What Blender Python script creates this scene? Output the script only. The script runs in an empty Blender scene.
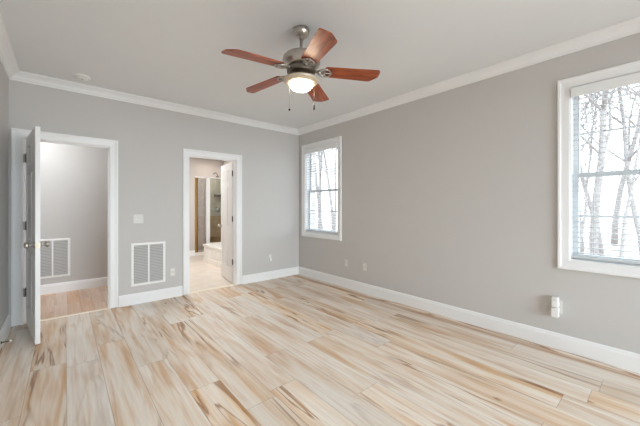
import bpy, bmesh, math, random
from mathutils import Vector, Matrix

S = bpy.context.scene
C = S.collection
PI = math.pi
R_ = math.radians

# ------------------------------------------------------------------ camera
FPX = 297.0
YAW = R_(40.7)
cam_d = bpy.data.cameras.new('camera')
cam = bpy.data.objects.new('camera', cam_d)
C.objects.link(cam)
cam_d.sensor_fit = 'HORIZONTAL'
cam_d.sensor_width = 36.0
cam_d.lens = FPX / 640.0 * 36.0
cam_d.shift_y = -7.0 / 640.0
cam_d.clip_start = 0.02
cam.location = (0, 0, 1.30)
cam.rotation_euler = (PI / 2, 0, -YAW)
S.camera = cam

# ------------------------------------------------------------------ world and light
W = bpy.data.worlds.new('overcast_sky')
S.world = W
W.use_nodes = True
bg = W.node_tree.nodes['Background']
bg.inputs['Color'].default_value = (0.79, 0.895, 1.0, 1)
bg.inputs['Strength'].default_value = 3.4

S.view_settings.view_transform = 'Standard'
S.view_settings.look = 'None'
S.view_settings.gamma = 1.0
S.view_settings.use_curve_mapping = False
S.view_settings.exposure = 0.93
S.cycles.max_bounces = 12
S.cycles.diffuse_bounces = 8
S.cycles.transparent_max_bounces = 24
S.cycles.caustics_reflective = False
S.cycles.caustics_refractive = False

# room numbers (metres); the camera stands at x = 0, y = 0
XL, XR = -0.454, 3.407          # left and right wall faces
YB, YF = 4.581, -2.60           # back wall face, wall behind the camera
ZC = 2.743                      # ceiling
TH = 0.12                       # partition thickness
YB2 = YB + TH
HALL_Y = 5.95
BX0, BX1, BY1 = 0.98, 3.72, 8.95
DOOR_H = 2.045
HX0, HX1 = -0.343, 0.428        # hall doorway, clear
TX0, TX1 = 1.397, 2.132         # bath doorway, clear
WIN = [(3.514, 4.380), (-0.320, 0.546)]   # window openings along y
WZ0, WZ1 = 0.828, 2.342
FWX0, FWX1, FWZ0, FWZ1 = 0.10, 3.10, 0.12, 2.40   # big unseen window added behind the camera to let fill light in


def area(name, loc, size, energy, rot=(0, 0, 0), color=(1, 1, 1), portal=False):
    d = bpy.data.lights.new(name, 'AREA')
    d.shape = 'RECTANGLE'
    d.size, d.size_y = size
    d.energy = energy
    d.color = color
    o = bpy.data.objects.new(name, d)
    C.objects.link(o)
    o.location = loc
    o.rotation_euler = rot
    if portal:
        d.cycles.is_portal = True
    return o


for y0, y1 in WIN:
    area('window_daylight', (XR + 0.16, (y0 + y1) / 2, (WZ0 + WZ1) / 2), (WZ1 - WZ0, y1 - y0), 1, (0, PI / 2, 0), portal=True)
area('front_fill_softbox', (2.6, YF - 6.0, 2.0), (9.0, 6.0), 980, (PI / 2, 0, 0), color=(0.81, 0.905, 1.0))  # softbox added out of view beyond the added window, main room fill
area('hall_fill_light', (-0.5, 5.33, 2.70), (0.5, 0.4), 12.5, color=(0.93, 0.97, 1.0))  # bare area light added out of view to brighten the closed hall
area('bath_fill_light', (1.9, 6.2, 2.70), (0.9, 0.9), 30, color=(0.93, 0.97, 1.0))  # unseen fill added under the bathroom ceiling, no fixture there
area('shower_fill_light', (3.15, 8.30, 2.70), (0.4, 0.25), 5, color=(1.0, 0.95, 0.9))  # small added fill that lifts the shower interior, no fixture there


# ------------------------------------------------------------------ materials
def s2l(c):
    return tuple(((v / 255) / 12.92 if v / 255 <= 0.04045 else ((v / 255 + 0.055) / 1.055) ** 2.4) for v in c)


def mat(name, rgb, rough=0.6, metal=0.0, spec=0.5, noise=0.03, nscale=6.0, bump=0.0, bscale=200.0, coat=0.0):
    m = bpy.data.materials.new(name)
    m.use_nodes = True
    nt = m.node_tree
    b = nt.nodes['Principled BSDF']
    c = s2l(rgb)
    b.inputs['Roughness'].default_value = rough
    b.inputs['Metallic'].default_value = metal
    b.inputs['Specular IOR Level'].default_value = spec
    b.inputs['Coat Weight'].default_value = coat
    tc = nt.nodes.new('ShaderNodeTexCoord')
    n = nt.nodes.new('ShaderNodeTexNoise')
    n.inputs['Scale'].default_value = nscale
    nt.links.new(tc.outputs['Object'], n.inputs['Vector'])
    mx = nt.nodes.new('ShaderNodeMix')
    mx.data_type = 'RGBA'
    mx.inputs['A'].default_value = (*[v * (1 - noise) for v in c], 1)
    mx.inputs['B'].default_value = (*[min(1, v * (1 + noise)) for v in c], 1)
    nt.links.new(n.outputs['Fac'], mx.inputs['Factor'])
    nt.links.new(mx.outputs['Result'], b.inputs['Base Color'])
    if bump:
        n2 = nt.nodes.new('ShaderNodeTexNoise')
        n2.inputs['Scale'].default_value = bscale
        nt.links.new(tc.outputs['Object'], n2.inputs['Vector'])
        bp = nt.nodes.new('ShaderNodeBump')
        bp.inputs['Strength'].default_value = bump
        bp.inputs['Distance'].default_value = 0.002
        nt.links.new(n2.outputs['Fac'], bp.inputs['Height'])
        nt.links.new(bp.outputs['Normal'], b.inputs['Normal'])
    return m


class NB:
    """small node builder"""
    def __init__(s, nt):
        s.nt = nt

    def n(s, t, **k):
        o = s.nt.nodes.new(t)
        for a, v in k.items():
            setattr(o, a, v)
        return o

    def put(s, sock, v):
        if hasattr(v, 'is_linked') or isinstance(v, bpy.types.NodeSocket):
            s.nt.links.new(v, sock)
        else:
            sock.default_value = v

    def m(s, op, a, b=0.0, c=0.0):
        o = s.n('ShaderNodeMath', operation=op)
        s.put(o.inputs[0], a)
        s.put(o.inputs[1], b)
        s.put(o.inputs[2], c)
        return o.outputs[0]

    def vec(s, x, y, z):
        o = s.n('ShaderNodeCombineXYZ')
        for i, v in enumerate((x, y, z)):
            s.put(o.inputs[i], v)
        return o.outputs[0]

    def noise(s, v, scale, detail=3.0, dist=0.0, rough=0.5):
        o = s.n('ShaderNodeTexNoise')
        s.put(o.inputs['Vector'], v)
        o.inputs['Scale'].default_value = scale
        o.inputs['Detail'].default_value = detail
        o.inputs['Distortion'].default_value = dist
        o.inputs['Roughness'].default_value = rough
        return o.outputs['Fac']

    def smooth(s, v, a, b, c=0.0, d=1.0):
        o = s.n('ShaderNodeMapRange', interpolation_type='SMOOTHSTEP')
        s.put(o.inputs['Value'], v)
        o.inputs['From Min'].default_value = a
        o.inputs['From Max'].default_value = b
        o.inputs['To Min'].default_value = c
        o.inputs['To Max'].default_value = d
        return o.outputs['Result']

    def mix(s, f, a, b, blend='MIX'):
        o = s.n('ShaderNodeMix', data_type='RGBA', blend_type=blend)
        s.put(o.inputs['Factor'], f)
        for k, v in (('A', a), ('B', b)):
            if isinstance(v, tuple):
                v = (*v, 1)
            s.put(o.inputs[k], v)
        return o.outputs['Result']


def plank_mat(name, base, warm, streak, pale, width, length, x0, strength=1.0, heart=0.0):
    m = bpy.data.materials.new(name)
    m.use_nodes = True
    nt = m.node_tree
    b = nt.nodes['Principled BSDF']
    k = NB(nt)
    tc = k.n('ShaderNodeTexCoord')
    sp = k.n('ShaderNodeSeparateXYZ')
    nt.links.new(tc.outputs['Object'], sp.inputs[0])
    x, y = sp.outputs[0], sp.outputs[1]
    u = k.m('DIVIDE', k.m('SUBTRACT', x, x0), width)
    pi = k.m('FLOOR', u)
    fu = k.m('FRACT', u)
    wn = k.n('ShaderNodeTexWhiteNoise', noise_dimensions='1D')
    nt.links.new(pi, wn.inputs['W'])
    v = k.m('ADD', k.m('DIVIDE', y, length), k.m('MULTIPLY', wn.outputs['Value'], 7.3))
    pj = k.m('FLOOR', v)
    fv = k.m('FRACT', v)
    w2 = k.n('ShaderNodeTexWhiteNoise', noise_dimensions='2D')
    nt.links.new(k.vec(pi, pj, 0.0), w2.inputs['Vector'])
    rv = w2.outputs['Value']
    sc = k.n('ShaderNodeSeparateColor')
    nt.links.new(w2.outputs['Color'], sc.inputs[0])
    r1, r2, r3 = sc.outputs[0], sc.outputs[1], sc.outputs[2]
    # grain space: stretched along the plank and shifted per plank
    gx = k.m('ADD', x, k.m('MULTIPLY', r1, 37.0))
    gy = k.m('ADD', k.m('MULTIPLY', y, 0.10), k.m('MULTIPLY', r2, 19.0))
    g = k.vec(gx, gy, k.m('MULTIPLY', r3, 11.0))
    broad = k.noise(g, 10.0, 2.0, 0.3)
    fine = k.noise(k.vec(gx, k.m('MULTIPLY', gy, 0.35), 0.0), 70.0, 3.0, 0.2)
    gs = k.vec(gx, k.m('MULTIPLY', gy, 0.9), r3)
    sn = k.noise(gs, 5.2, 3.5, 0.9, 0.55)
    ridge = k.m('ABSOLUTE', k.m('SUBTRACT', sn, 0.5))
    line = k.smooth(ridge, 0.0, 0.036, 1.0, 0.0)
    fill = k.smooth(sn, 0.56, 0.66, 0.0, 1.0)
    gate = k.smooth(r1, 0.25, 0.80, 0.25, 1.0)
    patch = k.smooth(k.noise(k.vec(gx, k.m('MULTIPLY', gy, 4.0), 5.0), 3.0, 1.0), 0.38, 0.58, 0.0, 1.0)
    col = k.mix(k.smooth(broad, 0.32, 0.68), s2l(pale), s2l(base))
    tone = k.smooth(broad, 0.5, 0.72, 0.0, 1.0)
    col = k.mix(k.m('MULTIPLY', tone, k.m('ADD', 0.35, k.m('MULTIPLY', r2, 0.6))), col, s2l(warm))
    col = k.mix(k.m('MULTIPLY', k.m('MULTIPLY', fill, gate), 0.75 * strength), col, s2l(warm))
    ln = k.m('MULTIPLY', k.m('MULTIPLY', line, patch), k.m('MULTIPLY', gate, 0.9 * strength))
    col = k.mix(ln, col, s2l(streak))
    mid = k.noise(k.vec(gx, k.m('MULTIPLY', gy, 0.7), 3.0), 26.0, 2.0, 0.5)
    col = k.mix(k.smooth(mid, 0.50, 0.72, 0.0, 0.45 * strength), col, s2l(warm))
    col = k.mix(k.smooth(mid, 0.48, 0.28, 0.0, 0.40), col, s2l(pale))
    col = k.mix(k.smooth(fine, 0.35, 0.75, 0.0, 0.16), col, s2l(streak))
    if heart:
        # one heartwood plank row
        hm = k.smooth(k.m('ABSOLUTE', k.m('SUBTRACT', k.m('ADD', x, k.m('MULTIPLY', sn, 0.10)), heart + 0.05)), 0.015, 0.07, 1.0, 0.0)
        col = k.mix(k.m('MULTIPLY', hm, k.smooth(mid, 0.3, 0.7, 0.45, 0.85)), col, s2l((176, 130, 88)))
    # small knots
    vo = k.n('ShaderNodeTexVoronoi')
    nt.links.new(k.vec(k.m('MULTIPLY', x, 1.0), k.m('MULTIPLY', y, 0.55), 0.0), vo.inputs['Vector'])
    vo.inputs['Scale'].default_value = 2.6
    col = k.mix(k.m('MULTIPLY', k.smooth(vo.outputs['Distance'], 0.02, 0.06, 0.75, 0.0), strength), col, s2l(streak))
    # plank to plank variation
    hs = k.n('ShaderNodeHueSaturation')
    nt.links.new(col, hs.inputs['Color'])
    k.put(hs.inputs['Value'], k.m('ADD', 0.94, k.m('MULTIPLY', r3, 0.10)))
    k.put(hs.inputs['Saturation'], k.m('ADD', 0.80, k.m('MULTIPLY', rv, 0.45)))
    col = hs.outputs['Color']
    su = k.m('MULTIPLY', k.m('MINIMUM', fu, k.m('SUBTRACT', 1.0, fu)), width)
    sv = k.m('MULTIPLY', k.m('MINIMUM', fv, k.m('SUBTRACT', 1.0, fv)), length)
    seam = k.smooth(k.m('MINIMUM', su, sv), 0.0004, 0.0030, 0.48, 0.0)
    col = k.mix(seam, col, s2l((120, 95, 75)))
    nt.links.new(col, b.inputs['Base Color'])
    b.inputs['Roughness'].default_value = 0.42
    b.inputs['Specular IOR Level'].default_value = 0.35
    bp = k.n('ShaderNodeBump')
    bp.inputs['Strength'].default_value = 0.25
    bp.inputs['Distance'].default_value = 0.001
    nt.links.new(k.m('SUBTRACT', fine, seam), bp.inputs['Height'])
    nt.links.new(bp.outputs['Normal'], b.inputs['Normal'])
    return m


def tile_mat(name, a, bcol, grout, size, rough=0.35):
    m = bpy.data.materials.new(name)
    m.use_nodes = True
    nt = m.node_tree
    b = nt.nodes['Principled BSDF']
    k = NB(nt)
    tc = k.n('ShaderNodeTexCoord')
    sp = k.n('ShaderNodeSeparateXYZ')
    nt.links.new(tc.outputs['Object'], sp.inputs[0])
    ds, ids = [], []
    for i in range(3):
        q = k.m('DIVIDE', k.m('ADD', sp.outputs[i], 0.0137), size)
        fr = k.m('FRACT', q)
        ids.append(k.m('FLOOR', q))
        ds.append((fr, q))
    w = k.n('ShaderNodeTexWhiteNoise', noise_dimensions='3D')
    nt.links.new(k.vec(*ids), w.inputs['Vector'])
    cl = k.noise(tc.outputs['Object'], 5.0, 4.0, 0.5)
    col = k.mix(k.smooth(cl, 0.3, 0.7), s2l(a), s2l(bcol))
    col = k.mix(k.m('MULTIPLY', w.outputs['Value'], 0.25), col, s2l(bcol))
    # grout on the two axes that lie in the face
    geo = k.n('ShaderNodeNewGeometry')
    sn = k.n('ShaderNodeSeparateXYZ')
    nt.links.new(geo.outputs['Normal'], sn.inputs[0])
    g = 0.0
    for i in range(3):
        fr = ds[i][0]
        e = k.m('MULTIPLY', k.m('MINIMUM', fr, k.m('SUBTRACT', 1.0, fr)), size)
        line = k.smooth(e, 0.001, 0.004, 1.0, 0.0)
        inface = k.m('LESS_THAN', k.m('ABSOLUTE', sn.outputs[i]), 0.5)
        g = k.m('MAXIMUM', g, k.m('MULTIPLY', line, inface))
    col = k.mix(k.m('MULTIPLY', g, 0.6), col, s2l(grout))
    nt.links.new(col, b.inputs['Base Color'])
    b.inputs['Roughness'].default_value = rough
    return m


def wood_blade_mat(name, dark, light):
    m = bpy.data.materials.new(name)
    m.use_nodes = True
    nt = m.node_tree
    b = nt.nodes['Principled BSDF']
    k = NB(nt)
    tc = k.n('ShaderNodeTexCoord')
    sp = k.n('ShaderNodeSeparateXYZ')
    nt.links.new(tc.outputs['Object'], sp.inputs[0])
    v = k.vec(k.m('MULTIPLY', sp.outputs[0], 0.12), sp.outputs[1], 0.0)
    n = k.noise(v, 40.0, 4.0, 0.6)
    nt.links.new(k.mix(k.smooth(n, 0.3, 0.7), s2l(dark), s2l(light)), b.inputs['Base Color'])
    b.inputs['Roughness'].default_value = 0.40
    b.inputs['Coat Weight'].default_value = 0.15
    b.inputs['Coat Roughness'].default_value = 0.3
    return m


def glass_mat(name, tint=(1, 1, 1), refl=0.06, rough=0.02, paint_refl=0.0, paint_refl_rgb=(200, 200, 200)):
    m = bpy.data.materials.new(name)
    m.use_nodes = True
    nt = m.node_tree
    nt.nodes.remove(nt.nodes['Principled BSDF'])
    out = nt.nodes['Material Output']
    t = nt.nodes.new('ShaderNodeBsdfTransparent')
    t.inputs[0].default_value = (*tint, 1)
    g = nt.nodes.new('ShaderNodeBsdfGlossy')
    g.inputs['Roughness'].default_value = rough
    mx = nt.nodes.new('ShaderNodeMixShader')
    fr = nt.nodes.new('ShaderNodeLayerWeight')
    fr.inputs['Blend'].default_value = 0.25
    mp = nt.nodes.new('ShaderNodeMath')
    mp.operation = 'MULTIPLY_ADD'
    nt.links.new(fr.outputs['Fresnel'], mp.inputs[0])
    mp.inputs[1].default_value = 0.35
    mp.inputs[2].default_value = refl
    nt.links.new(mp.outputs[0], mx.inputs[0])
    nt.links.new(t.outputs[0], mx.inputs[1])
    nt.links.new(g.outputs[0], mx.inputs[2])
    last = mx.outputs[0]
    if paint_refl:
        d = nt.nodes.new('ShaderNodeBsdfDiffuse')
        d.inputs[0].default_value = (*s2l(paint_refl_rgb), 1)
        m2 = nt.nodes.new('ShaderNodeMixShader')
        m2.inputs[0].default_value = paint_refl
        nt.links.new(last, m2.inputs[1])
        nt.links.new(d.outputs[0], m2.inputs[2])
        last = m2.outputs[0]
    nt.links.new(last, out.inputs['Surface'])
    return m


def emit_mat(name, rgb, strength):
    m = bpy.data.materials.new(name)
    m.use_nodes = True
    b = m.node_tree.nodes['Principled BSDF']
    b.inputs['Base Color'].default_value = (0.9, 0.88, 0.82, 1)
    b.inputs['Emission Color'].default_value = (*s2l(rgb), 1)
    b.inputs['Emission Strength'].default_value = strength
    b.inputs['Roughness'].default_value = 0.3
    return m


M = dict(
    wall=mat('greige_wall_paint', (199, 196, 193), 0.85, spec=0.2, noise=0.012, bump=0.08, bscale=350),
    bathwall=mat('bath_wall_paint', (206, 198, 192), 0.85, spec=0.2, noise=0.012),
    ceil=mat('ceiling_paint', (230, 232, 233), 0.9, spec=0.15, noise=0.010, bump=0.06, bscale=300),
    trim=mat('white_trim_paint', (236, 236, 236), 0.38, spec=0.4, noise=0.008),
    door=mat('white_door_paint', (230, 229, 227), 0.42, spec=0.4, noise=0.008),
    floor=plank_mat('blond_plank_floor', (227, 208, 186), (208, 167, 126), (142, 96, 60), (236, 227, 216), 0.217, 1.8, 0.011, heart=3.275),
    hallfloor=plank_mat('oak_hall_floor', (214, 184, 160), (202, 162, 134), (170, 122, 94), (222, 196, 175), 0.13, 0.9, 0.03, 0.6),
    bathtile=tile_mat('beige_floor_tile', (222, 210, 197), (212, 198, 183), (200, 184, 166), 0.33),
    showertile=tile_mat('beige_wall_tile', (214, 202, 187), (196, 181, 164), (190, 178, 164), 0.15),
    browntile=tile_mat('brown_wall_tile', (200, 162, 120), (178, 138, 96), (140, 112, 84), 0.15),
    nickel=mat('brushed_nickel', (190, 184, 176), 0.28, 1.0, noise=0.05, nscale=60),
    darknickel=mat('dark_nickel', (120, 112, 104), 0.3, 1.0, noise=0.05, nscale=60),
    pewter=mat('antique_pewter_cream', (206, 192, 170), 0.4, 0.35, noise=0.05, nscale=40),
    chrome=mat('chrome', (205, 208, 210), 0.1, 1.0, noise=0.01),
    brass=mat('satin_brass', (190, 150, 84), 0.32, 0.8, noise=0.05),
    plastic=mat('white_plastic', (236, 235, 232), 0.35, noise=0.006),
    almond=mat('pale_plate_plastic', (212, 208, 202), 0.4, noise=0.006),
    slot=mat('dark_slot', (60, 58, 56), 0.7),
    black=mat('black_metal', (36, 33, 31), 0.45, 0.3),
    louver=mat('grey_white_louver', (190, 188, 185), 0.5, noise=0.01),
    filt=mat('grey_filter', (120, 118, 114), 0.9, noise=0.1, nscale=80),
    slat=mat('white_blind_slat', (202, 204, 206), 0.45, noise=0.005),
    cord=mat('white_cord', (226, 226, 224), 0.8),
    vinyl=mat('white_window_vinyl', (226, 230, 232), 0.4, noise=0.006),
    pane=glass_mat('window_glass', (0.97, 0.985, 0.98), 0.03),
    shglass=glass_mat('shower_glass', (0.90, 0.95, 0.93), 0.05),
    shdoor=glass_mat('painted_reflection_glass', (0.9, 0.93, 0.93), 0.05, paint_refl=0.35, paint_refl_rgb=(196, 186, 182)),  # pinkish-grey diffuse share paints in the wall reflected by the glass
    acrylic=mat('white_tub_acrylic', (240, 236, 230), 0.25, noise=0.006),
    blade=wood_blade_mat('cherry_fan_blade', (108, 40, 14), (164, 78, 30)),
    bowl=emit_mat('lit_frosted_glass', (255, 236, 206), 26.0),
    bark=mat('grey_bark', (134, 130, 128), 0.95, noise=0.25, nscale=9),
    ground=mat('leaf_litter_ground', (176, 160, 150), 1.0, noise=0.2, nscale=3),
    rubber=mat('white_rubber_tip', (232, 230, 226), 0.7),
    strip=mat('pale_wood_strip', (236, 224, 206), 0.4, noise=0.05, nscale=20),
    siding=mat('pale_house_siding', (206, 196, 190), 0.8),
    roof=mat('grey_shingles', (150, 146, 144), 0.9),
)


# ------------------------------------------------------------------ mesh helpers
def nb():
    return bmesh.new()


def add_box(bm, a, b, bevel=0.0):
    """box between corners a and b"""
    a, b = [min(p, q) for p, q in zip(a, b)], [max(p, q) for p, q in zip(a, b)]
    vs = [bm.verts.new((x, y, z)) for x in (a[0], b[0]) for y in (a[1], b[1]) for z in (a[2], b[2])]
    fs = []
    for q in ((0, 1, 3, 2), (4, 6, 7, 5), (0, 4, 5, 1), (2, 3, 7, 6), (0, 2, 6, 4), (1, 5, 7, 3)):
        fs.append(bm.faces.new([vs[i] for i in q]))
    if bevel:
        es = {e for f in fs for e in f.edges}
        bmesh.ops.bevel(bm, geom=list(es), offset=bevel, segments=2, profile=0.6, affect='EDGES')


def add_tube(bm, pts, radii, n=12, caps=True):
    pts = [Vector(p) for p in pts]
    if not hasattr(radii, '__len__'):
        radii = [radii] * len(pts)
    rings = []
    prev = None
    for i, p in enumerate(pts):
        d = (pts[min(i + 1, len(pts) - 1)] - pts[max(i - 1, 0)])
        d = d.normalized() if d.length > 1e-9 else Vector((0, 0, 1))
        if prev is None:
            up = Vector((0, 0, 1)) if abs(d.z) < 0.9 else Vector((1, 0, 0))
            s = d.cross(up).normalized()
        else:
            s = (prev - d * prev.dot(d)).normalized()
        prev = s
        t = d.cross(s)
        rings.append([bm.verts.new(p + (s * math.cos(2 * PI * k / n) + t * math.sin(2 * PI * k / n)) * radii[i]) for k in range(n)])
    for r0, r1 in zip(rings, rings[1:]):
        for k in range(n):
            bm.faces.new((r0[k], r0[(k + 1) % n], r1[(k + 1) % n], r1[k])).smooth = True
    if caps:
        bm.faces.new(rings[0])
        bm.faces.new(rings[-1])


def add_lathe(bm, prof, n=32, center=(0, 0, 0), axis='Z', sharp=()):
    """prof: list of (radius, height)"""
    c = Vector(center)

    def P(r, h, a):
        x, y = r * math.cos(a), r * math.sin(a)
        if axis == 'Z':
            return c + Vector((x, y, h))
        if axis == 'X':
            return c + Vector((h, x, y))
        return c + Vector((x, h, y))
    rings = []
    for r, h in prof:
        if r < 1e-6:
            rings.append([bm.verts.new(P(0, h, 0))])
        else:
            rings.append([bm.verts.new(P(r, h, 2 * PI * k / n)) for k in range(n)])
    for i, (a, b) in enumerate(zip(rings, rings[1:])):
        for k in range(n):
            q = (k + 1) % n
            if len(a) == 1 and len(b) == 1:
                continue
            if len(a) == 1:
                f = bm.faces.new((a[0], b[q], b[k]))
            elif len(b) == 1:
                f = bm.faces.new((a[k], a[q], b[0]))
            else:
                f = bm.faces.new((a[k], a[q], b[q], b[k]))
            f.smooth = i not in sharp


def add_sweep_rect(bm, prof, x0, x1, z0, z1, to_world, closed=True):
    """picture-frame sweep: prof = (outward offset, protrusion) around rect; open = no bottom piece"""
    if closed:
        def corners(d):
            return [(x0 - d, z0 - d), (x0 - d, z1 + d), (x1 + d, z1 + d), (x1 + d, z0 - d)]
    else:
        def corners(d):
            return [(x0 - d, z0), (x0 - d, z1 + d), (x1 + d, z1 + d), (x1 + d, z0)]
    rows = [[bm.verts.new(to_world(u, w, p)) for (u, w) in corners(d)] for d, p in prof]
    n = len(rows)
    m = 4
    for i in range(n):
        a, b = rows[i], rows[(i + 1) % n]
        for k in range(m if closed else m - 1):
            q = (k + 1) % m
            bm.faces.new((a[k], a[q], b[q], b[k]))
    if not closed:
        bm.faces.new([r[0] for r in rows])
        bm.faces.new([r[3] for r in rows])


def add_run(bm, prof, a, b, nrm, m0=True, m1=True):
    """moulding run from a to b (2D), prof = (projection, z), nrm = into-room normal; mitre by projection"""
    a, b, nrm = Vector(a), Vector(b), Vector(nrm)
    d = (b - a).normalized()
    r0 = []
    r1 = []
    for p, z in prof:
        s = a + nrm * p + d * (p if m0 else 0)
        e = b + nrm * p - d * (p if m1 else 0)
        r0.append(bm.verts.new((s.x, s.y, z)))
        r1.append(bm.verts.new((e.x, e.y, z)))
    n = len(prof)
    for i in range(n):
        q = (i + 1) % n
        bm.faces.new((r0[i], r0[q], r1[q], r1[i]))
    bm.faces.new(r0)
    bm.faces.new(r1)


def obj(name, bm, m, parent=None, loc=(0, 0, 0), rot=(0, 0, 0)):
    bmesh.ops.recalc_face_normals(bm, faces=bm.faces[:])
    me = bpy.data.meshes.new(name)
    bm.to_mesh(me)
    bm.free()
    me.materials.append(m)
    o = bpy.data.objects.new(name, me)
    C.objects.link(o)
    o.location = loc
    o.rotation_euler = rot
    if parent:
        o.parent = parent
    return o


def struct(name, bm, m, label=None):
    o = obj(name, bm, m)
    o['kind'] = 'structure'
    if label:
        o['label'] = label
    return o


def empty(name, loc=(0, 0, 0), rz=0.0):
    o = bpy.data.objects.new(name, None)
    C.objects.link(o)
    o.location = loc
    o.rotation_euler = (0, 0, rz)
    o.empty_display_size = 0.1
    return o


def tag(o, label, cat, group=None):
    o['label'] = label
    o['category'] = cat
    if group:
        o['group'] = group
    return o


def copy_tree(o, parent=None):
    c = o.copy()
    C.objects.link(c)
    if parent:
        c.parent = parent
    for ch in list(o.children):
        copy_tree(ch, c)
    return c


# ------------------------------------------------------------------ structure
bm = nb()
add_box(bm, (XL - 0.2, YF - 0.2, -0.1), (XR + 0.16, YB + 0.03, 0))
struct('floor', bm, M['floor'])
bm = nb()
add_box(bm, (-1.6, YB + 0.03, -0.1), (BX0 - 0.06, HALL_Y + 0.1, 0))
struct('floor_hall', bm, M['hallfloor'])
bm = nb()
add_box(bm, (BX0 - 0.06, YB + 0.03, -0.1), (BX1 + 0.1, BY1 + 0.1, 0))
struct('floor_bathroom', bm, M['bathtile'])
bm = nb()
add_box(bm, (-1.7, YF - 0.2, ZC), (BX1 + 0.12, BY1 + 0.12, ZC + 0.1))
struct('ceiling', bm, M['ceil'])


def wall_cells(bm, us, ws, holes, mk):
    for i in range(len(us) - 1):
        for j in range(len(ws) - 1):
            if (i, j) in holes:
                continue
            mk(us[i], us[i + 1], ws[j], ws[j + 1])


J = 0.018   # jamb board
bm = nb()
us = [XL - 0.12, HX0 - J, HX1 + J, TX0 - J, TX1 + J, BX1 + 0.1]
wall_cells(bm, us, [0, DOOR_H + J, ZC], {(1, 0), (3, 0)},
           lambda a, b, c, d: add_box(bm, (a, YB, c), (b, YB2, d)))
struct('wall_back', bm, M['wall'])
bm = nb()
us = [YF - 0.12, WIN[1][0] - J, WIN[1][1] + J, WIN[0][0] - J, WIN[0][1] + J, YB]
wall_cells(bm, us, [0, WZ0 - J, WZ1 + J, ZC], {(1, 1), (3, 1)},
           lambda a, b, c, d: add_box(bm, (XR, a, c), (XR + 0.15, b, d)))
struct('wall_right', bm, M['wall'])
bm = nb()
add_box(bm, (XL - 0.12, YF - 0.12, 0), (XL, YB, ZC))
struct('wall_left', bm, M['wall'])
bm = nb()
wall_cells(bm, [XL, FWX0, FWX1, XR], [0, FWZ0, FWZ1, ZC], {(1, 1)},
           lambda a, b, c, d: add_box(bm, (a, YF - 0.12, c), (b, YF, d)))
struct('wall_front', bm, M['wall'])
# hall and bathroom shells
bm = nb()
add_box(bm, (-1.6, HALL_Y, 0), (BX0 - 0.12, HALL_Y + 0.1, ZC))
struct('wall_hall_back', bm, M['wall'])
bm = nb()
add_box(bm, (-1.7, YB2, 0), (-1.6, HALL_Y + 0.1, ZC))
add_box(bm, (-1.7, YB, 0), (XL - 0.12, YB2, ZC))
struct('wall_hall_left', bm, M['wall'])
bm = nb()
add_box(bm, (BX0 - 0.12, YB2, 0), (BX0, BY1, ZC))
struct('wall_bathroom_left', bm, M['bathwall'])
SHY = 8.0
bm = nb()
add_box(bm, (BX0, SHY, 0), (2.575, BY1, ZC))
struct('wall_bathroom_back', bm, M['bathwall'])
bm = nb()
add_box(bm, (BX1, YB2, 0), (BX1 + 0.1, BY1 + 0.1, ZC))
struct('wall_bathroom_right', bm, M['bathwall'])
bm = nb()
add_box(bm, (BX0 - 0.12, BY1, 2.12), (BX1, BY1 + 0.1, ZC))
struct('wall_shower_upper', bm, M['bathwall'])
bm = nb()
add_box(bm, (BX0 - 0.12, BY1, 1.0), (BX1, BY1 + 0.1, 2.12))
struct('wall_shower_back', bm, M['showertile'])
bm = nb()
add_box(bm, (BX0 - 0.12, BY1, 0), (BX1, BY1 + 0.1, 1.0))
struct('wall_shower_lower', bm, M['browntile'])

# crown moulding
CP = [(0, ZC - 0.088), (0.012, ZC - 0.088), (0.016, ZC - 0.078), (0.026, ZC - 0.068), (0.038, ZC - 0.045),
      (0.060, ZC - 0.026), (0.078, ZC - 0.016), (0.082, ZC - 0.010), (0.090, ZC - 0.008), (0.090, ZC), (0, ZC)]
for i, (a, b, n) in enumerate((((XL, YB), (XR, YB), (0, -1)), ((XR, YB), (XR, YF), (-1, 0)),
                               ((XL, YF), (XL, YB), (1, 0)), ((XR, YF), (XL, YF), (0, 1)))):
    bm = nb()
    add_run(bm, CP, a, b, n)
    struct('trim_%d' % (i + 1), bm, M['trim'], 'white crown moulding')

# baseboards
BP = [(0, 0), (0.016, 0), (0.016, 0.112), (0.013, 0.120), (0.012, 0.132), (0.007, 0.142), (0, 0.143)]
CW = 0.092   # casing width


def base(name, runs):
    bm = nb()
    for r in runs:
        add_run(bm, BP, *r)
    struct(name, bm, M['trim'])


base('baseboard_back', [((HX1 + 0.006 + CW, YB), (TX0 - 0.006 - CW, YB), (0, -1), False, False),
                        ((TX1 + 0.006 + CW, YB), (XR, YB), (0, -1), False, True)])
base('baseboard_right', [((XR, YB), (XR, YF), (-1, 0))])
base('baseboard_left', [((XL, YF), (XL, YB), (1, 0), True, False)])
base('baseboard_front', [((XR, YF), (XL, YF), (0, 1))])
base('baseboard_hall', [((-1.6, HALL_Y), (BX0 - 0.12, HALL_Y), (0, -1), False, False)])
base('baseboard_bathroom', [((BX0, SHY), (2.575, SHY), (0, -1), False, False)])

# door and window casings
CASE = [(0.006, 0), (0.006, 0.011), (0.012, 0.014), (0.050, 0.016), (0.066, 0.018), (0.072, 0.023), (0.086, 0.024), (0.092, 0.020), (0.092, 0)]


def door_frame(idx, x0, x1, zb):
    # jamb lining with stop
    bm = nb()
    add_box(bm, (x0 - J, YB, 0), (x0, YB2, DOOR_H))
    add_box(bm, (x1, YB, 0), (x1 + J, YB2, DOOR_H))
    add_box(bm, (x0 - J, YB, DOOR_H), (x1 + J, YB2, DOOR_H + J))
    return bm


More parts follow.
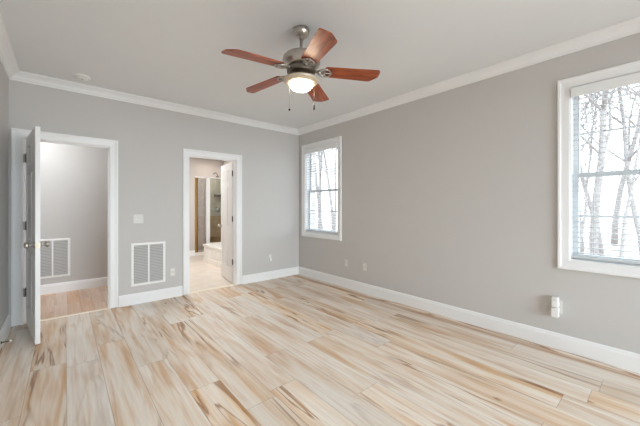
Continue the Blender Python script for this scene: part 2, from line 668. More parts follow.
bm = door_frame(0, HX0, HX1, 0)
for x, w_ in ((HX0, 0.030), (HX1 - 0.010, 0.010)):
    add_box(bm, (x, YB + 0.040, 0), (x + w_, YB + 0.075, DOOR_H))
add_box(bm, (HX0 + 0.030, YB + 0.040, DOOR_H - 0.010), (HX1 - 0.010, YB + 0.075, DOOR_H))
struct('trim_5', bm, M['trim'], 'white door jamb lining of the hall doorway')
bm = nb()
add_sweep_rect(bm, CASE, HX0, HX1, 0.010, DOOR_H, lambda u, w, p: (u, YB - p, w), closed=False)
struct('trim_6', bm, M['trim'], 'white casing around the hall doorway')
bm = door_frame(0, TX0, TX1, 0)
for x in (TX0, TX1 - 0.010):
    add_box(bm, (x, YB + 0.045, 0), (x + 0.010, YB + 0.080, DOOR_H))
add_box(bm, (TX0 + 0.010, YB + 0.045, DOOR_H - 0.010), (TX1 - 0.010, YB + 0.080, DOOR_H))
struct('trim_7', bm, M['trim'], 'white door jamb lining of the bathroom doorway')
bm = nb()
add_sweep_rect(bm, CASE, TX0, TX1, 0.010, DOOR_H, lambda u, w, p: (u, YB - p, w), closed=False)
struct('trim_8', bm, M['trim'], 'white casing around the bathroom doorway')
bm = nb()
add_box(bm, (HX0, YB + 0.008, 0), (HX1, YB + 0.052, 0.007), 0.002)
struct('trim_9', bm, M['strip'], 'pale threshold strip in the hall doorway')
bm = nb()
add_box(bm, (TX0, YB + 0.008, 0), (TX1, YB + 0.085, 0.009), 0.002)
struct('trim_10', bm, M['strip'], 'pale threshold strip in the bathroom doorway')
# strike plate on the right jamb of the hall doorway
bm = nb()
add_box(bm, (HX1 - 0.0015, YB + 0.004, 0.90), (HX1, YB + 0.034, 0.965))
s = struct('trim_11', bm, M['nickel'], 'small metal strike plate on the white door jamb')


# ---- windows (structure): casing, jamb, two sashes, panes
def window(idx, y0, y1):
    e = empty('window_%d' % idx, (XR, (y0 + y1) / 2, WZ0))
    e['kind'] = 'structure'
    hw = (y1 - y0) / 2
    H = WZ1 - WZ0
    bm = nb()
    add_sweep_rect(bm, CASE, -hw, hw, 0, H, lambda u, w, p: (-p, u, w))
    obj('window_casing', bm, M['trim'], e)
    bm = nb()
    for a, b in (((0, -hw - J, -J), (0.15, -hw, H + J)), ((0, hw, -J), (0.15, hw + J, H + J)),
                 ((0, -hw, -J), (0.15, hw, 0)), ((0, -hw, H), (0.15, hw, H + J))):
        add_box(bm, a, b)
    obj('window_jamb', bm, M['trim'], e)
    mid = H / 2 - 0.02
    for name, z0, z1, x0 in (('upper_sash', mid - 0.01, H, 0.112), ('lower_sash', 0, mid + 0.03, 0.078)):
        bm = nb()
        f = 0.042
        x1 = x0 + 0.032
        add_box(bm, (x0, -hw, z0), (x1, -hw + f, z1), 0.003)
        add_box(bm, (x0, hw - f, z0), (x1, hw, z1), 0.003)
        add_box(bm, (x0, -hw + f, z0), (x1, hw - f, z0 + f), 0.003)
        add_box(bm, (x0, -hw + f, z1 - f), (x1, hw - f, z1), 0.003)
        sash = obj(name, bm, M['vinyl'], e)
        bm = nb()
        zc = (z0 + z1) / 2
        add_box(bm, (x0 + 0.008, -hw + f, zc - 0.009), (x1 - 0.008, hw - f, zc + 0.009), 0.002)
        obj('muntin', bm, M['vinyl'], sash)
        bm = nb()
        add_box(bm, (x0 + 0.014, -hw + f - 0.004, z0 + f - 0.004), (x0 + 0.018, hw - f + 0.004, z1 - f + 0.004))
        obj('pane', bm, M['pane'], sash)
        if name == 'lower_sash':
            bm = nb()
            add_box(bm, (x0 - 0.012, -0.03, z1 - 0.012), (x0, 0.03, z1 + 0.004), 0.003)
            obj('sash_lock', bm, M['vinyl'], sash)
    return e


for i, (y0, y1) in enumerate(WIN):
    window(i + 1, y0, y1)
# unseen window behind the camera, added as the opening for the fill softbox
e = empty('window_3', ((FWX0 + FWX1) / 2, YF, FWZ0))
e['kind'] = 'structure'
hw, H = (FWX1 - FWX0) / 2, FWZ1 - FWZ0
bm = nb()
add_sweep_rect(bm, CASE, -hw, hw, 0, H, lambda u, w, p: (u, p, w))
obj('window_casing', bm, M['trim'], e)
bm = nb()
for x in (-hw, -hw / 3 - 0.03, hw / 3 - 0.03, hw - 0.06):
    add_box(bm, (x, -0.09, 0), (x + 0.06, -0.04, H), 0.004)
for x in (-hw + 0.06, -hw / 3 + 0.03, hw / 3 + 0.03):
    w_ = (2 * hw / 3 - 0.09) if x < -hw / 3 or x > hw / 3 else 2 * hw / 3 - 0.06
    add_box(bm, (x, -0.09, 0), (x + w_, -0.04, 0.06))
    add_box(bm, (x, -0.09, H - 0.06), (x + w_, -0.04, H))
obj('window_frame', bm, M['vinyl'], e)
bm = nb()
add_box(bm, (-hw + 0.02, -0.068, 0.02), (hw - 0.02, -0.062, H - 0.02))
obj('pane', bm, M['pane'], e)


# ---- doors (structure): six-panel leaves with knobs and hinges
def door_leaf_bm(w, h, t):
    """six-panel leaf: x 0..w from the hinge, y -t..0, z 0..h"""
    bm = nb()
    sx = 0.105
    mx = 0.095
    pw = (w - 2 * sx - mx) / 2
    zs = [(0.23, 0.80), (0.94, 1.62), (1.72, h - 0.12)]
    rec = 0.008
    add_box(bm, (0, -t + rec, 0), (w, -rec, h))
    for ya, yb in ((-t, -t + rec), (-rec, 0)):
        for xa, xb in ((0, sx), (sx + pw, sx + pw + mx), (w - sx, w)):
            add_box(bm, (xa, ya, 0), (xb, yb, h))
        edges = [0, *[v for z in zs for v in z], h]
        for k in range(0, len(edges), 2):
            for xa in (sx, sx + pw + mx):
                add_box(bm, (xa, ya, edges[k]), (xa + pw, yb, edges[k + 1]))
    return bm, sx, pw, mx, zs, rec


def door(idx, w, hx, hy, rz, knob_sides, hinge_z, label, hinge_side, leaf_y):
    h, t = 2.03, 0.035
    e = empty('door_%d' % idx, (hx, hy, 0.012), rz)
    e['kind'] = 'structure'
    e['label'] = label
    bm, sx, pw, mx, zs, rec = door_leaf_bm(w, h, t)
    leaf = obj('door_leaf', bm, M['door'], e)
    if leaf_y:
        leaf.location.y = leaf_y
    for za, zb in zs:
        for xa in (sx, sx + pw + mx):
            bm = nb()
            for ya, s in ((-t + rec, -1), (-rec, 1)):
                i0, i1 = 0.012, 0.045
                r0 = [bm.verts.new((x, ya, z)) for x, z in ((xa + i0, za + i0), (xa + pw - i0, za + i0), (xa + pw - i0, zb - i0), (xa + i0, zb - i0))]
                r1 = [bm.verts.new((x, ya + s * 0.006, z)) for x, z in ((xa + i1, za + i1), (xa + pw - i1, za + i1), (xa + pw - i1, zb - i1), (xa + i1, zb - i1))]
                for k in range(4):
                    q = (k + 1) % 4
                    bm.faces.new((r0[k], r0[q], r1[q], r1[k]))
                bm.faces.new(r1)
            obj('door_panel', bm, M['door'], leaf)
    kz = 0.922
    kx = w - 0.062
    for s in (-1, 1):
        bm = nb()
        y0 = 0 if s > 0 else -t
        prof = [(0.0, 0.0), (0.030, 0.0), (0.032, 0.004), (0.026, 0.009), (0.012, 0.012), (0.0105, 0.030), (0.015, 0.036),
                (0.025, 0.043), (0.029, 0.053), (0.027, 0.063), (0.018, 0.070), (0.0, 0.072)]
        add_lathe(bm, [(r, s * hh) for r, hh in prof], 20, (kx, y0, kz), 'Y')
        obj('door_knob', bm, M['nickel'], leaf, )
    bm = nb()
    add_box(bm, (w, -t / 2 - 0.012, kz - 0.028), (w + 0.0015, -t / 2 + 0.012, kz + 0.028))
    add_box(bm, (w + 0.0015, -t / 2 - 0.006, kz - 0.008), (w + 0.009, -t / 2 + 0.006, kz + 0.008), 0.002)
    obj('latch_plate', bm, M['pewter'], leaf)
    for z in hinge_z:
        bm = nb()
        add_tube(bm, [(0, 0, z - 0.045), (0, 0, z + 0.045)], 0.0065, 10)
        add_lathe(bm, [(0, -0.004), (0.006, -0.003), (0.0075, 0), (0.005, 0.003), (0, 0.004)], 10, (0, 0, z + 0.05))
        add_box(bm, (-0.0025, -0.030 if hinge_side < 0 else 0.0, z - 0.045), (0.0, 0.0 if hinge_side < 0 else 0.030, z + 0.045))
        if hinge_side > 0:
            add_box(bm, (-0.004, -0.016, z - 0.045), (0.020, -0.012, z + 0.045))
            add_box(bm, (-0.006, -0.014, z - 0.045), (0.002, 0.0, z + 0.045))
        obj('hinge', bm, M['darknickel'], e)
    return e


# hall door: hinged at the left jamb, swung into the room
th = R_(81.5)
d1 = door(1, 0.750, HX0 + 0.022, YB - 0.012, -th, (-1, 1), (0.34, 1.07, 1.81), 'white six-panel hall door swung open into the room', 1, 0.0)
for ch in d1.children:
    if ch.name.startswith('door_leaf'):
        ch.location = (0.014, 0.037, 0)     # closed, the leaf sits inside the jamb
# jamb leaves of the hinges
bm = nb()
for z in (0.34, 1.07, 1.81):
    add_box(bm, (HX0, YB + 0.001, z - 0.033), (HX0 + 0.002, YB + 0.034, z + 0.057))
s = obj('hinge_plate', bm, M['darknickel'])
s.parent = bpy.data.objects['trim_5']
# bathroom door: hinged at the right jamb, swung into the bathroom
d2 = door(2, 0.725, TX1 - 0.012, YB2 + 0.008, R_(82.0), (-1, 1), (0.35, 1.07, 1.83), 'white six-panel bathroom door standing open inside the bathroom', -1, 0.0)
for ch in d2.children:
    if ch.name.startswith('door_leaf'):
        ch.location = (0.003, -0.002, 0)


# ------------------------------------------------------------------ ceiling fan
FX, FY = 1.468, 1.942
fan = empty('ceiling_fan', (FX, FY, ZC))
tag(fan, 'nickel ceiling fan with five cherry blades and a lit bowl light', 'ceiling fan')
bm = nb()
add_lathe(bm, [(0, 0), (0.064, 0), (0.068, -0.010), (0.067, -0.030), (0.058, -0.050), (0.042, -0.062), (0.024, -0.068), (0.022, -0.082), (0.0, -0.083)], 36)
obj('canopy', bm, M['nickel'], fan)
bm = nb()
add_tube(bm, [(0, 0, -0.08), (0, 0, -0.21)], 0.0125, 16)
add_lathe(bm, [(0.0125, -0.176), (0.024, -0.182), (0.028, -0.196), (0.034, -0.204), (0.0, -0.206)], 24)
obj('downrod', bm, M['nickel'], fan)
bm = nb()
add_lathe(bm, [(0, -0.202), (0.060, -0.203), (0.105, -0.208), (0.136, -0.220), (0.150, -0.238), (0.153, -0.260),
               (0.153, -0.280), (0.146, -0.287), (0.144, -0.296), (0.132, -0.308), (0.110, -0.317), (0, -0.319)], 48)
mh = obj('motor_housing', bm, M['nickel'], fan)
bm = nb()
add_lathe(bm, [(0.110, -0.312), (0.118, -0.320), (0.116, -0.356), (0.100, -0.366), (0.062, -0.370), (0.058, -0.388), (0, -0.390)], 40)
obj('blade_hub', bm, M['darknickel'], fan)
ZB = -0.345
for k in range(5):
    a = R_(2.2 + 72 * k) - YAW
    pitch = R_(-9.5)
    # blade: x radial
    bm = nb()
    out = [(0.198, -0.056), (0.212, -0.064), (0.618, -0.078), (0.632, -0.074), (0.638, -0.060), (0.634, 0.004), (0.626, 0.018), (0.576, 0.072), (0.560, 0.076), (0.212, 0.064), (0.198, 0.056)]
    lo = [bm.verts.new((x, y, -0.004)) for x, y in out]
    hi = [bm.verts.new((x, y, 0.004)) for x, y in out]
    bm.faces.new(lo)
    bm.faces.new(hi)
    for i in range(len(out)):
        q = (i + 1) % len(out)
        bm.faces.new((lo[i], lo[q], hi[q], hi[i]))
    b = obj('blade', bm, M['blade'], fan, (0, 0, ZB + 0.013))
    b.rotation_euler = (Matrix.Rotation(a, 3, 'Z') @ Matrix.Rotation(R_(3.7), 3, 'Y') @ Matrix.Rotation(pitch, 3, 'X')).to_euler()
    # openwork blade iron: two scrolls, a stem and a cross plate below the blade
    bm = nb()
    z = -0.010
    add_tube(bm, [(0.095, 0, 0.010), (0.120, 0, 0.002), (0.145, 0, z), (0.165, 0, z)], [0.014, 0.012, 0.010, 0.009], 10)
    for s in (-1, 1):
        add_tube(bm, [(0.128, 0, z), (0.143, s * 0.024, z), (0.168, s * 0.044, z), (0.200, s * 0.050, z), (0.226, s * 0.040, z), (0.240, s * 0.014, z)], 0.0068, 8)
        add_tube(bm, [(0.160, 0, z), (0.180, s * 0.016, z), (0.196, s * 0.032, z), (0.210, s * 0.048, z)], 0.0055, 8)
        add_lathe(bm, [(0, -0.016), (0.007, -0.015), (0.008, -0.008), (0, -0.006)], 10, (0.216, s * 0.043, 0))
    add_tube(bm, [(0.240, -0.015, z), (0.246, 0, z), (0.240, 0.015, z)], 0.0068, 8)
    add_tube(bm, [(0.160, 0, z), (0.246, 0, z)], 0.0055, 8)
    obj('blade_iron', bm, M['nickel'], b)
bm = nb()
add_lathe(bm, [(0.055, -0.380), (0.062, -0.386), (0.066, -0.396), (0.100, -0.402), (0.132, -0.408), (0.142, -0.414), (0.143, -0.422),
               (0.136, -0.432), (0.118, -0.444), (0.098, -0.450), (0.092, -0.446), (0, -0.44)], 48)
obj('light_fitter', bm, M['pewter'], fan)
bm = nb()
add_lathe(bm, [(0.094, -0.444), (0.094, -0.452), (0.090, -0.464), (0.080, -0.478), (0.064, -0.490), (0.044, -0.498), (0.022, -0.503), (0, -0.504)], 40)
obj('glass_bowl', bm, M['bowl'], fan)
# pull chains from the switch housing
for (lat, dep, zend, big) in ((-0.093, -0.03, -0.665, False), (0.104, 0.06, -0.625, True)):
    px, py = lat * math.cos(YAW) + dep * math.sin(YAW), -lat * math.sin(YAW) + dep * math.cos(YAW)
    bm = nb()
    add_tube(bm, [(px * 1.0, py * 1.0, -0.405), (px, py, zend)], 0.0008, 6)
    ch = obj('pull_chain', bm, M['darknickel'], fan)
    bm = nb()
    if big:
        add_lathe(bm, [(0, 0.045), (0.005, 0.042), (0.008, 0.02), (0.008, -0.008), (0.004, -0.014), (0, -0.015)], 14, (px, py, zend))
    else:
        add_lathe(bm, [(0, 0.010), (0.006, 0.008), (0.009, 0), (0.006, -0.008), (0, -0.010)], 14, (px, py, zend))
    obj('chain_fob', bm, M['black'], ch)


# ------------------------------------------------------------------ window blinds
def blind(i, y0, y1):
    yc = (y0 + y1) / 2
    hw = (y1 - y0) / 2 - 0.006
    e = empty('window_blind', (XR, yc, WZ0))
    H = WZ1 - WZ0
    bm = nb()
    # curved valance with side returns
    add_box(bm, (-0.034, -hw - 0.001, H - 0.088), (-0.020, hw + 0.001, H - 0.004), 0.004)
    for s in (-1, 1):
        add_box(bm, (-0.020, s * (hw - 0.010), H - 0.086), (0.012, s * hw, H - 0.006))
    obj('valance', bm, M['trim'], e)
    bm = nb()
    add_box(bm, (-0.008, -hw + 0.014, H - 0.050), (0.045, hw - 0.014, H - 0.004), 0.002)
    obj('headrail', bm, M['vinyl'], e)
    top, bot = H - 0.098, 0.062
    n = 31
    tilt = R_(-4)
    first = None
    for k in range(n):
        z = top + (bot - top) * k / (n - 1)
        if first is None:
            bm = nb()
            w2, t2 = 0.025, 0.0015
            pr = [(-w2, -t2), (-w2 * 0.5, 0.001 - t2), (0, 0.0015 - t2), (w2 * 0.5, 0.001 - t2), (w2, -t2),
                  (w2, t2), (w2 * 0.5, 0.001 + t2), (0, 0.0015 + t2), (-w2 * 0.5, 0.001 + t2), (-w2, t2)]
            a = [bm.verts.new((p, -hw + 0.003, q)) for p, q in pr]
            b = [bm.verts.new((p, hw - 0.003, q)) for p, q in pr]
            bm.faces.new(a)
            bm.faces.new(b)
            for j in range(len(pr)):
                q = (j + 1) % len(pr)
                bm.faces.new((a[j], a[q], b[q], b[j]))
            s = obj('slat', bm, M['slat'], e)
            first = s
        else:
            s = first.copy()
            C.objects.link(s)
            s.parent = e
        s.location = (0.030, 0, z)
        s.rotation_euler = (0, tilt, 0)
    bm = nb()
    add_box(bm, (0.006, -hw + 0.003, 0.014), (0.054, hw - 0.003, 0.034), 0.003)
    obj('bottom_rail', bm, M['slat'], e)
    for yy in (-hw + 0.14, hw - 0.14):
        bm = nb()
        for xx in (0.0035, 0.0565):
            add_tube(bm, [(xx, yy - 0.004, 0.03), (xx, yy - 0.004, H - 0.05)], 0.0010, 6)
        add_tube(bm, [(0.030, yy + 0.008, 0.03), (0.030, yy + 0.008, H - 0.05)], 0.0010, 6)
        obj('ladder_cord', bm, M['cord'], e)
    bm = nb()
    add_tube(bm, [(-0.012, hw - 0.05, H - 0.05), (-0.013, hw - 0.05, 0.75)], 0.0045, 8)
    obj('tilt_wand', bm, M['vinyl'], e)
    bm = nb()
    add_tube(bm, [(-0.010, hw - 0.085, H - 0.05), (-0.010, hw - 0.087, 0.55)], 0.0012, 6)
    lc = obj('lift_cord', bm, M['cord'], e)
    bm = nb()
    add_lathe(bm, [(0, 0.022), (0.004, 0.020), (0.008, -0.012), (0.006, -0.018), (0, -0.018)], 10, (-0.010, hw - 0.087, 0.54))
    obj('tassel', bm, M['plastic'], lc)
    return e


tag(blind(0, *WIN[0]), 'white slatted blind in the window beside the far corner', 'window blind', 'white slatted blinds')
tag(blind(1, *WIN[1]), 'white slatted blind in the large near window at right', 'window blind', 'white slatted blinds')


# ------------------------------------------------------------------ vents
def vent(loc, w, h, label, rows=24):
    e = empty('air_vent', loc)
    tag(e, label, 'vent', 'return air grilles')
    hw = w / 2
    f = 0.030
    bm = nb()
    add_sweep_rect(bm, [(0, 0), (0, 0.006), (0.004, 0.009), (0.022, 0.009), (0.030, 0.004), (0.030, 0)], -hw + f, hw - f, f, h - f,
                   lambda u, q, p: (u, -p, q))
    add_box(bm, (-0.009, -0.009, f), (0.009, -0.0005, h - f))
    fr = obj('vent_frame', bm, M['plastic'], e)
    for x in (-hw + 0.015, hw - 0.015):
        for z in (0.09, h - 0.09):
            bm = nb()
            add_lathe(bm, [(0, -0.0112), (0.004, -0.0105), (0.005, -0.009), (0, -0.009)], 10, (x, 0, z), 'Y')
            obj('screw', bm, M['louver'], fr)
    bm = nb()
    add_box(bm, (-hw + f, -0.0012, f), (hw - f, -0.0004, h - f))
    obj('filter_panel', bm, M['filt'], e)
    for x0, x1 in ((-hw + f, -0.009), (0.009, hw - f)):
        bm = nb()
        for k in range(rows):
            z = f + (h - 2 * f) * (k + 0.5) / rows
            c = (h - 2 * f) / rows
            vs = [bm.verts.new(p) for p in ((x0, -0.0075, z - c * 0.42), (x1, -0.0075, z - c * 0.42), (x1, -0.0015, z + c * 0.30), (x0, -0.0015, z + c * 0.30))]
            v2 = [bm.verts.new(v.co + Vector((0, -0.0010, 0.0012))) for v in vs]
            bm.faces.new(vs)
            bm.faces.new(v2)
            for j in range(4):
                q = (j + 1) % 4
                bm.faces.new((vs[j], vs[q], v2[q], v2[j]))
        obj('louver_panel', bm, M['louver'], e)
    return e


vent((0.868, YB, 0.238), 0.412, 0.568, 'white slatted return air grille low on the wall between the two doorways')
vent((-0.135, HALL_Y, 0.232), 0.405, 0.580, 'white slatted return air grille on the hallway wall seen through the left doorway')


# ------------------------------------------------------------------ wall plates
def plate_bm(w, h):
    bm = nb()
    add_box(bm, (-w / 2, -0.006, -h / 2), (w / 2, 0, h / 2), 0.002)
    return bm


def outlet(loc, rz, label, group='duplex wall outlets', name='wall_outlet'):
    """duplex outlet; local -y faces the room"""
    e = empty(name, loc, rz)
    tag(e, label, 'outlet', group)
    obj('cover_plate', plate_bm(0.071, 0.116), M['almond'], e)
    for s in (-1, 1):
        bm = nb()
        add_box(bm, (-0.017, -0.0085, s * 0.027 - 0.014), (0.017, -0.006, s * 0.027 + 0.014), 0.001)
        r = obj('socket', bm, M['plastic'], e)
        bm = nb()
        for x in (-0.0065, 0.0065):
            add_box(bm, (x - 0.001, -0.0089, s * 0.027 - 0.002), (x + 0.001, -0.0086, s * 0.027 + 0.007))
        add_lathe(bm, [(0, -0.0089), (0.0024, -0.0089), (0.0024, -0.0086), (0, -0.0086)], 8, (0, 0, s * 0.027 - 0.007), 'Y')
        obj('slot', bm, M['slot'], r)
    return e


sw = empty('light_switch', (0.745, YB, 1.128))
tag(sw, 'white double light switch plate on the wall above the air grille', 'light switch')
obj('cover_plate', plate_bm(0.116, 0.116), M['almond'], sw)
for x in (-0.023, 0.023):
    bm = nb()
    add_box(bm, (x - 0.0055, -0.0075, -0.013), (x + 0.0055, -0.006, 0.013))
    vs = [bm.verts.new(p) for p in ((x - 0.004, -0.007, -0.006), (x + 0.004, -0.007, -0.006), (x + 0.004, -0.007, 0.006), (x - 0.004, -0.007, 0.006),
                                    (x - 0.003, -0.016, 0.004), (x + 0.003, -0.016, 0.004), (x + 0.003, -0.014, 0.010), (x - 0.003, -0.014, 0.010))]
    for q in ((0, 1, 2, 3), (4, 5, 6, 7), (0, 1, 5, 4), (1, 2, 6, 5), (2, 3, 7, 6), (3, 0, 4, 7)):
        bm.faces.new([vs[i] for i in q])
    obj('toggle', bm, M['plastic'], sw)

outlet((1.168, YB, 0.36), 0, 'pale wall outlet low between the air grille and the bathroom doorway')
outlet((2.765, YB, 0.383), 0, 'wall outlet right of the bathroom doorway with a plug-in in it')
outlet((XR, 3.318, 0.393), -PI / 2, 'pale outlet on right wall, nearer the far corner window')
outlet((XR, 2.932, 0.388), -PI / 2, 'pale outlet on right wall, farther from the corner window')
outlet((XR, 0.640, 0.385), -PI / 2, 'wall outlet behind two stacked white plug-ins under near window')

pg = empty('plug_in_freshener', (2.765, YB - 0.0085, 0.356))
tag(pg, 'small white plug-in in the outlet right of bathroom doorway', 'plug-in')
bm = nb()
add_box(bm, (-0.020, -0.030, -0.026), (0.020, 0, 0.018), 0.006)
obj('housing', bm, M['plastic'], pg)
bm = nb()
add_tube(bm, [(0, -0.016, 0.015), (0, -0.016, 0.034)], [0.012, 0.008], 12)
obj('vent_cap', bm, M['plastic'], pg)

for dz, lab in ((0.030, 'upper white plug-in of two stacked on the right wall'), (-0.031, 'lower white plug-in of two stacked on the right wall')):
    pg = empty('plug_in_adapter', (XR - 0.0085, 0.650, 0.385 + dz), -PI / 2)
    tag(pg, lab, 'plug-in', 'stacked white plug-ins')
    bm = nb()
    add_box(bm, (-0.026, -0.056, -0.050 if dz > 0 else -0.056), (0.026, 0, 0.052 if dz > 0 else 0.026), 0.005)
    if dz > 0:
        bm.free()
        bm = nb()
        add_box(bm, (-0.024, -0.056, -0.028), (0.024, 0, 0.060), 0.006)
    obj('housing', bm, M['plastic'], pg)
    bm = nb()
    if dz > 0:
        for z in (0.030, 0.038, 0.046):
            add_box(bm, (-0.014, -0.0566, z), (0.014, -0.0558, z + 0.003))
        obj('vent_slots', bm, M['louver'], pg)
    else:
        add_lathe(bm, [(0, -0.0570), (0.004, -0.0568), (0.005, -0.0558), (0, -0.0555)], 12, (0, 0, 0.006), 'Y')
        obj('button', bm, M['louver'], pg)

# smoke alarm on the ceiling
sa = empty('smoke_alarm', (0.150, 4.235, ZC))
tag(sa, 'round white smoke alarm on the ceiling above the hall doorway', 'smoke alarm')
bm = nb()
add_lathe(bm, [(0, 0), (0.074, 0), (0.075, -0.010), (0.070, -0.014), (0.062, -0.016), (0.060, -0.024), (0.048, -0.032), (0.020, -0.035), (0, -0.035)], 32)
obj('alarm_body', bm, M['plastic'], sa)
bm = nb()
add_lathe(bm, [(0.058, -0.0175), (0.0625, -0.0172), (0.0622, -0.0215), (0.058, -0.0220)], 32)
obj('vent_ring', bm, M['louver'], sa)
bm = nb()
add_lathe(bm, [(0, -0.038), (0.010, -0.0375), (0.012, -0.0345), (0, -0.034)], 16)
obj('test_button', bm, M['louver'], sa)

# spring door stop on the left baseboard
ds = empty('door_stop', (XL + 0.016, 3.925, 0.062))
tag(ds, 'dark door stop with white tip on the left baseboard', 'door stop')
bm = nb()
add_lathe(bm, [(0, 0), (0.012, 0), (0.012, 0.004), (0.007, 0.007), (0, 0.008)], 14, axis='X')
obj('mount', bm, M['black'], ds)
bm = nb()
pts = []
for i in range(150):
    a = i * 0.55
    pts.append((0.006 + 0.050 * i / 149, 0.0048 * math.cos(a), 0.0048 * math.sin(a)))
add_tube(bm, pts, 0.0012, 6)
obj('spring', bm, M['black'], ds)
bm = nb()
add_lathe(bm, [(0, 0), (0.0065, 0.001), (0.0075, 0.006), (0.006, 0.014), (0, 0.015)], 14, (0.054, 0, 0), axis='X')
obj('tip', bm, M['rubber'], ds)

# ------------------------------------------------------------------ bathroom
sh = empty('shower_enclosure', (2.575, SHY, 0))
tag(sh, 'glass shower enclosure with white post and brass edge beyond the bathroom doorway', 'shower enclosure')
bm = nb()
add_box(bm, (0.003, 0.0, 0.085), (0.058, 0.030, 2.045), 0.003)
obj('brass_jamb', bm, M['brass'], sh)
bm = nb()
add_box(bm, (0.058, 0.004, 0.085), (0.074, 0.026, 2.035))
obj('rubber_seal', bm, M['black'], sh)
bm = nb()
add_box(bm, (0.076, 0.010, 0.095), (0.258, 0.018, 2.030), 0.002)
obj('glass_door', bm, M['shdoor'], sh)
bm = nb()
add_box(bm, (0.262, 0.006, 0.09), (0.275, 0.022, 2.03))
obj('door_edge_strip', bm, M['chrome'], sh)
bm = nb()
add_box(bm, (0.290, -0.020, 0.085), (0.392, 0.060, 2.060), 0.004)
obj('corner_post', bm, M['trim'], sh)
bm = nb()
add_box(bm, (0.003, -0.002, 2.048), (0.288, 0.032, 2.075), 0.003)
add_box(bm, (0.394, -0.002, 2.048), (1.140, 0.032, 2.075), 0.003)
obj('top_rail', bm, M['trim'], sh)
bm = nb()
add_box(bm, (0.396, 0.010, 0.31), (1.140, 0.018, 2.046), 0.002)
obj('glass_panel', bm, M['shglass'], sh)
bm = nb()
add_box(bm, (0.396, -0.010, 0.0), (1.142, 0.075, 0.305), 0.004)
obj('knee_wall', bm, M['acrylic'], sh)
bm = nb()
add_box(bm, (0.003, -0.012, 0.0), (0.392, 0.09, 0.082), 0.006)
obj('curb', bm, M['acrylic'], sh)

tub = empty('bathtub', (3.11, 7.0, 0))
tag(tub, 'white panelled bathtub beside the shower, partly behind the bathroom door', 'bathtub')
tx0, tx1, ty0, ty1 = 2.500 - 3.11, BX1 - 0.030 - 3.11, 5.60 - 7.0, 7.12 - 7.0
bm = nb()
# deck with an oval well
N = 40
zt = 0.400
oc = ((tx0 + tx1) / 2, (ty0 + ty1) / 2)
outer, inner, low = [], [], []
for k in range(N):
    a = 2 * PI * k / N
    ca, sa_ = math.cos(a), math.sin(a)
    m_ = max(abs(ca), abs(sa_))
    outer.append(bm.verts.new((oc[0] + ca / m_ * (tx1 - tx0 + 0.04) / 2, oc[1] + sa_ / m_ * (ty1 - ty0 + 0.02) / 2, zt)))
    inner.append(bm.verts.new((oc[0] + ca * (tx1 - tx0) * 0.40, oc[1] + sa_ * (ty1 - ty0) * 0.42, zt)))
    low.append(bm.verts.new((oc[0] + ca * (tx1 - tx0) * 0.30, oc[1] + sa_ * (ty1 - ty0) * 0.33, 0.08)))
under = [bm.verts.new((v.co.x, v.co.y, zt - 0.035)) for v in outer]
for k in range(N):
    q = (k + 1) % N
    bm.faces.new((outer[k], outer[q], inner[q], inner[k]))
    bm.faces.new((inner[k], inner[q], low[q], low[k])).smooth = True
    bm.faces.new((outer[k], outer[q], under[q], under[k]))
bm.faces.new(low)
obj('deck', bm, M['acrylic'], tub)
bm = nb()
add_box(bm, (tx0, ty0, 0.0), (tx0 + 0.02, ty1, zt - 0.036))
add_box(bm, (tx0 - 0.012, ty0, 0.0), (tx0, ty1, 0.10), 0.004)
for k in range(3):
    y0 = ty0 + 0.05 + k * (ty1 - ty0 - 0.05) / 3
    add_box(bm, (tx0 - 0.010, y0, 0.14), (tx0, y0 + (ty1 - ty0) / 3 - 0.07, 0.32), 0.004)
add_box(bm, (tx0 + 0.02, ty0, 0.0), (tx1, ty0 + 0.02, zt - 0.036))
obj('side_panel', bm, M['acrylic'], tub)

hd = empty('shower_sprayer', (3.43, BY1, 2.27))
tag(hd, 'dark shower sprayer on a curved arm above the shower glass', 'shower sprayer')
bm = nb()
add_tube(bm, [(0, 0, 0), (0, -0.08, 0.015), (0, -0.17, 0.03), (0, -0.25, 0.01), (0, -0.30, -0.045)], 0.011, 10)
obj('shower_arm', bm, M['darknickel'], hd)
bm = nb()
add_lathe(bm, [(0, 0.03), (0.014, 0.03), (0.020, 0.0), (0.048, -0.028), (0.052, -0.042), (0, -0.044)], 20, (0, -0.315, -0.07))
obj('spray_face', bm, M['darknickel'], hd)
cd = empty('shower_caddy', (3.54, BY1 - 0.006, 1.66))
tag(cd, 'white wire shower caddy with a dark basket inside the shower', 'shower caddy')
bm = nb()
add_tube(bm, [(-0.09, -0.05, 0), (-0.09, -0.05, 0.42), (0.09, -0.05, 0.42), (0.09, -0.05, 0)], 0.010, 8)
add_tube(bm, [(-0.09, -0.05, 0.0), (0.09, -0.05, 0.0)], 0.010, 8)
obj('wire_frame', bm, M['plastic'], cd)
bm = nb()
add_box(bm, (-0.10, -0.11, -0.075), (0.10, -0.012, -0.010), 0.008)
obj('basket', bm, M['darknickel'], cd)
vl = empty('shower_valve', (3.55, BY1, 1.18))
tag(vl, 'chrome shower valve with lever on the tiled shower wall', 'shower valve')
bm = nb()
add_lathe(bm, [(0, 0), (0.085, 0), (0.082, -0.012), (0.040, -0.022), (0.034, -0.06), (0, -0.064)], 24, axis='Y')
obj('escutcheon', bm, M['chrome'], vl)
bm = nb()
add_tube(bm, [(0, -0.055, 0), (-0.11, -0.062, 0.02)], [0.014, 0.009], 10)
obj('lever', bm, M['chrome'], vl)

# ------------------------------------------------------------------ outdoors
bm = nb()
add_box(bm, (XR + 0.16, -60, -0.9), (120, 90, -0.6))
add_box(bm, (-60, -60, -0.9), (XR + 0.16, YF - 0.2, -0.6))
struct('ground', bm, M['ground'])


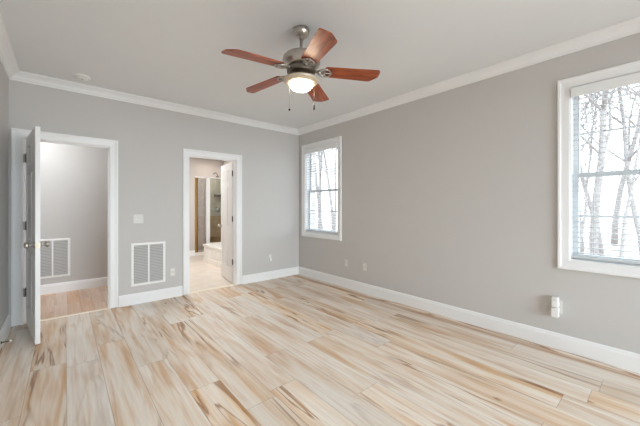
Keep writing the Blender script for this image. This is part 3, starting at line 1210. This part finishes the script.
def branch(bm, rng, p, d, L, r, depth, n):
    pts, rad = [p.copy()], [r]
    seg = 5 if depth else 8
    q = p.copy()
    dd = d.copy()
    kids = []
    for i in range(seg):
        dd = (dd + Vector((rng.uniform(-1, 1), rng.uniform(-1, 1), rng.uniform(-0.4, 0.8))) * (0.10 if depth == 0 else 0.20)).normalized()
        q = q + dd * (L / seg)
        pts.append(q.copy())
        rad.append(max(0.006, r * (1 - 0.78 * (i + 1) / seg)))
        if depth < 3 and (i >= (2 if depth == 0 else 1)):
            for _ in range(2 if depth < 2 else 1):
                kids.append((q.copy(), dd.copy(), rad[-1]))
    add_tube(bm, pts, rad, n)
    for (kp, kd, kr) in kids:
        side = Vector((rng.uniform(-1, 1), rng.uniform(-1, 1), rng.uniform(-0.1, 0.7))).normalized()
        nd = (kd * 0.55 + side * 0.8).normalized()
        branch(bm, rng, kp, nd, L * rng.uniform(0.35, 0.55), kr * rng.uniform(0.45, 0.7), depth + 1, max(4, n - 2))


def tree(seed, x, y, h, r, label, group):
    rng = random.Random(seed)
    bm = nb()
    branch(bm, rng, Vector((0, 0, 0)), Vector((rng.uniform(-.06, .06), rng.uniform(-.06, .06), 1)).normalized(), h, r, 0, 10)
    o = obj('bare_tree', bm, M['bark'], None, (x, y, -0.62))
    tag(o, label, 'tree', group)


for sd, x, y, h, r in ((3, 10.4, 1.18, 8.5, 0.10), (5, 9.2, 2.0, 8.0, 0.055), (8, 13.5, 1.35, 9.5, 0.085), (13, 13.5, 2.9, 10, 0.09), (21, 17, -0.4, 10, 0.13),
                       (34, 12.0, 0.35, 8.5, 0.075), (41, 16.5, 2.3, 10, 0.10), (47, 20.0, 1.6, 11, 0.13), (48, 21.0, 3.6, 11, 0.13),
                       (61, 8.6, 1.45, 6.0, 0.04), (62, 11.6, 1.75, 7.0, 0.05), (63, 11.0, 2.35, 6.5, 0.045), (64, 14.5, 2.0, 8.0, 0.06), (65, 9.9, 0.70, 6.5, 0.045)):
    tree(sd, x, y, h, r, 'bare leafless tree outside the large near window', 'bare trees beyond the near window')
for sd, x, y, h, r in ((55, 8.5, 9.6, 8.5, 0.09), (89, 9.6, 10.2, 9.0, 0.07), (144, 12.5, 14.6, 10, 0.13), (233, 11.5, 12.2, 10, 0.11)):
    tree(sd, x, y, h, r, 'bare leafless tree outside the far corner window', 'bare trees beyond the corner window')
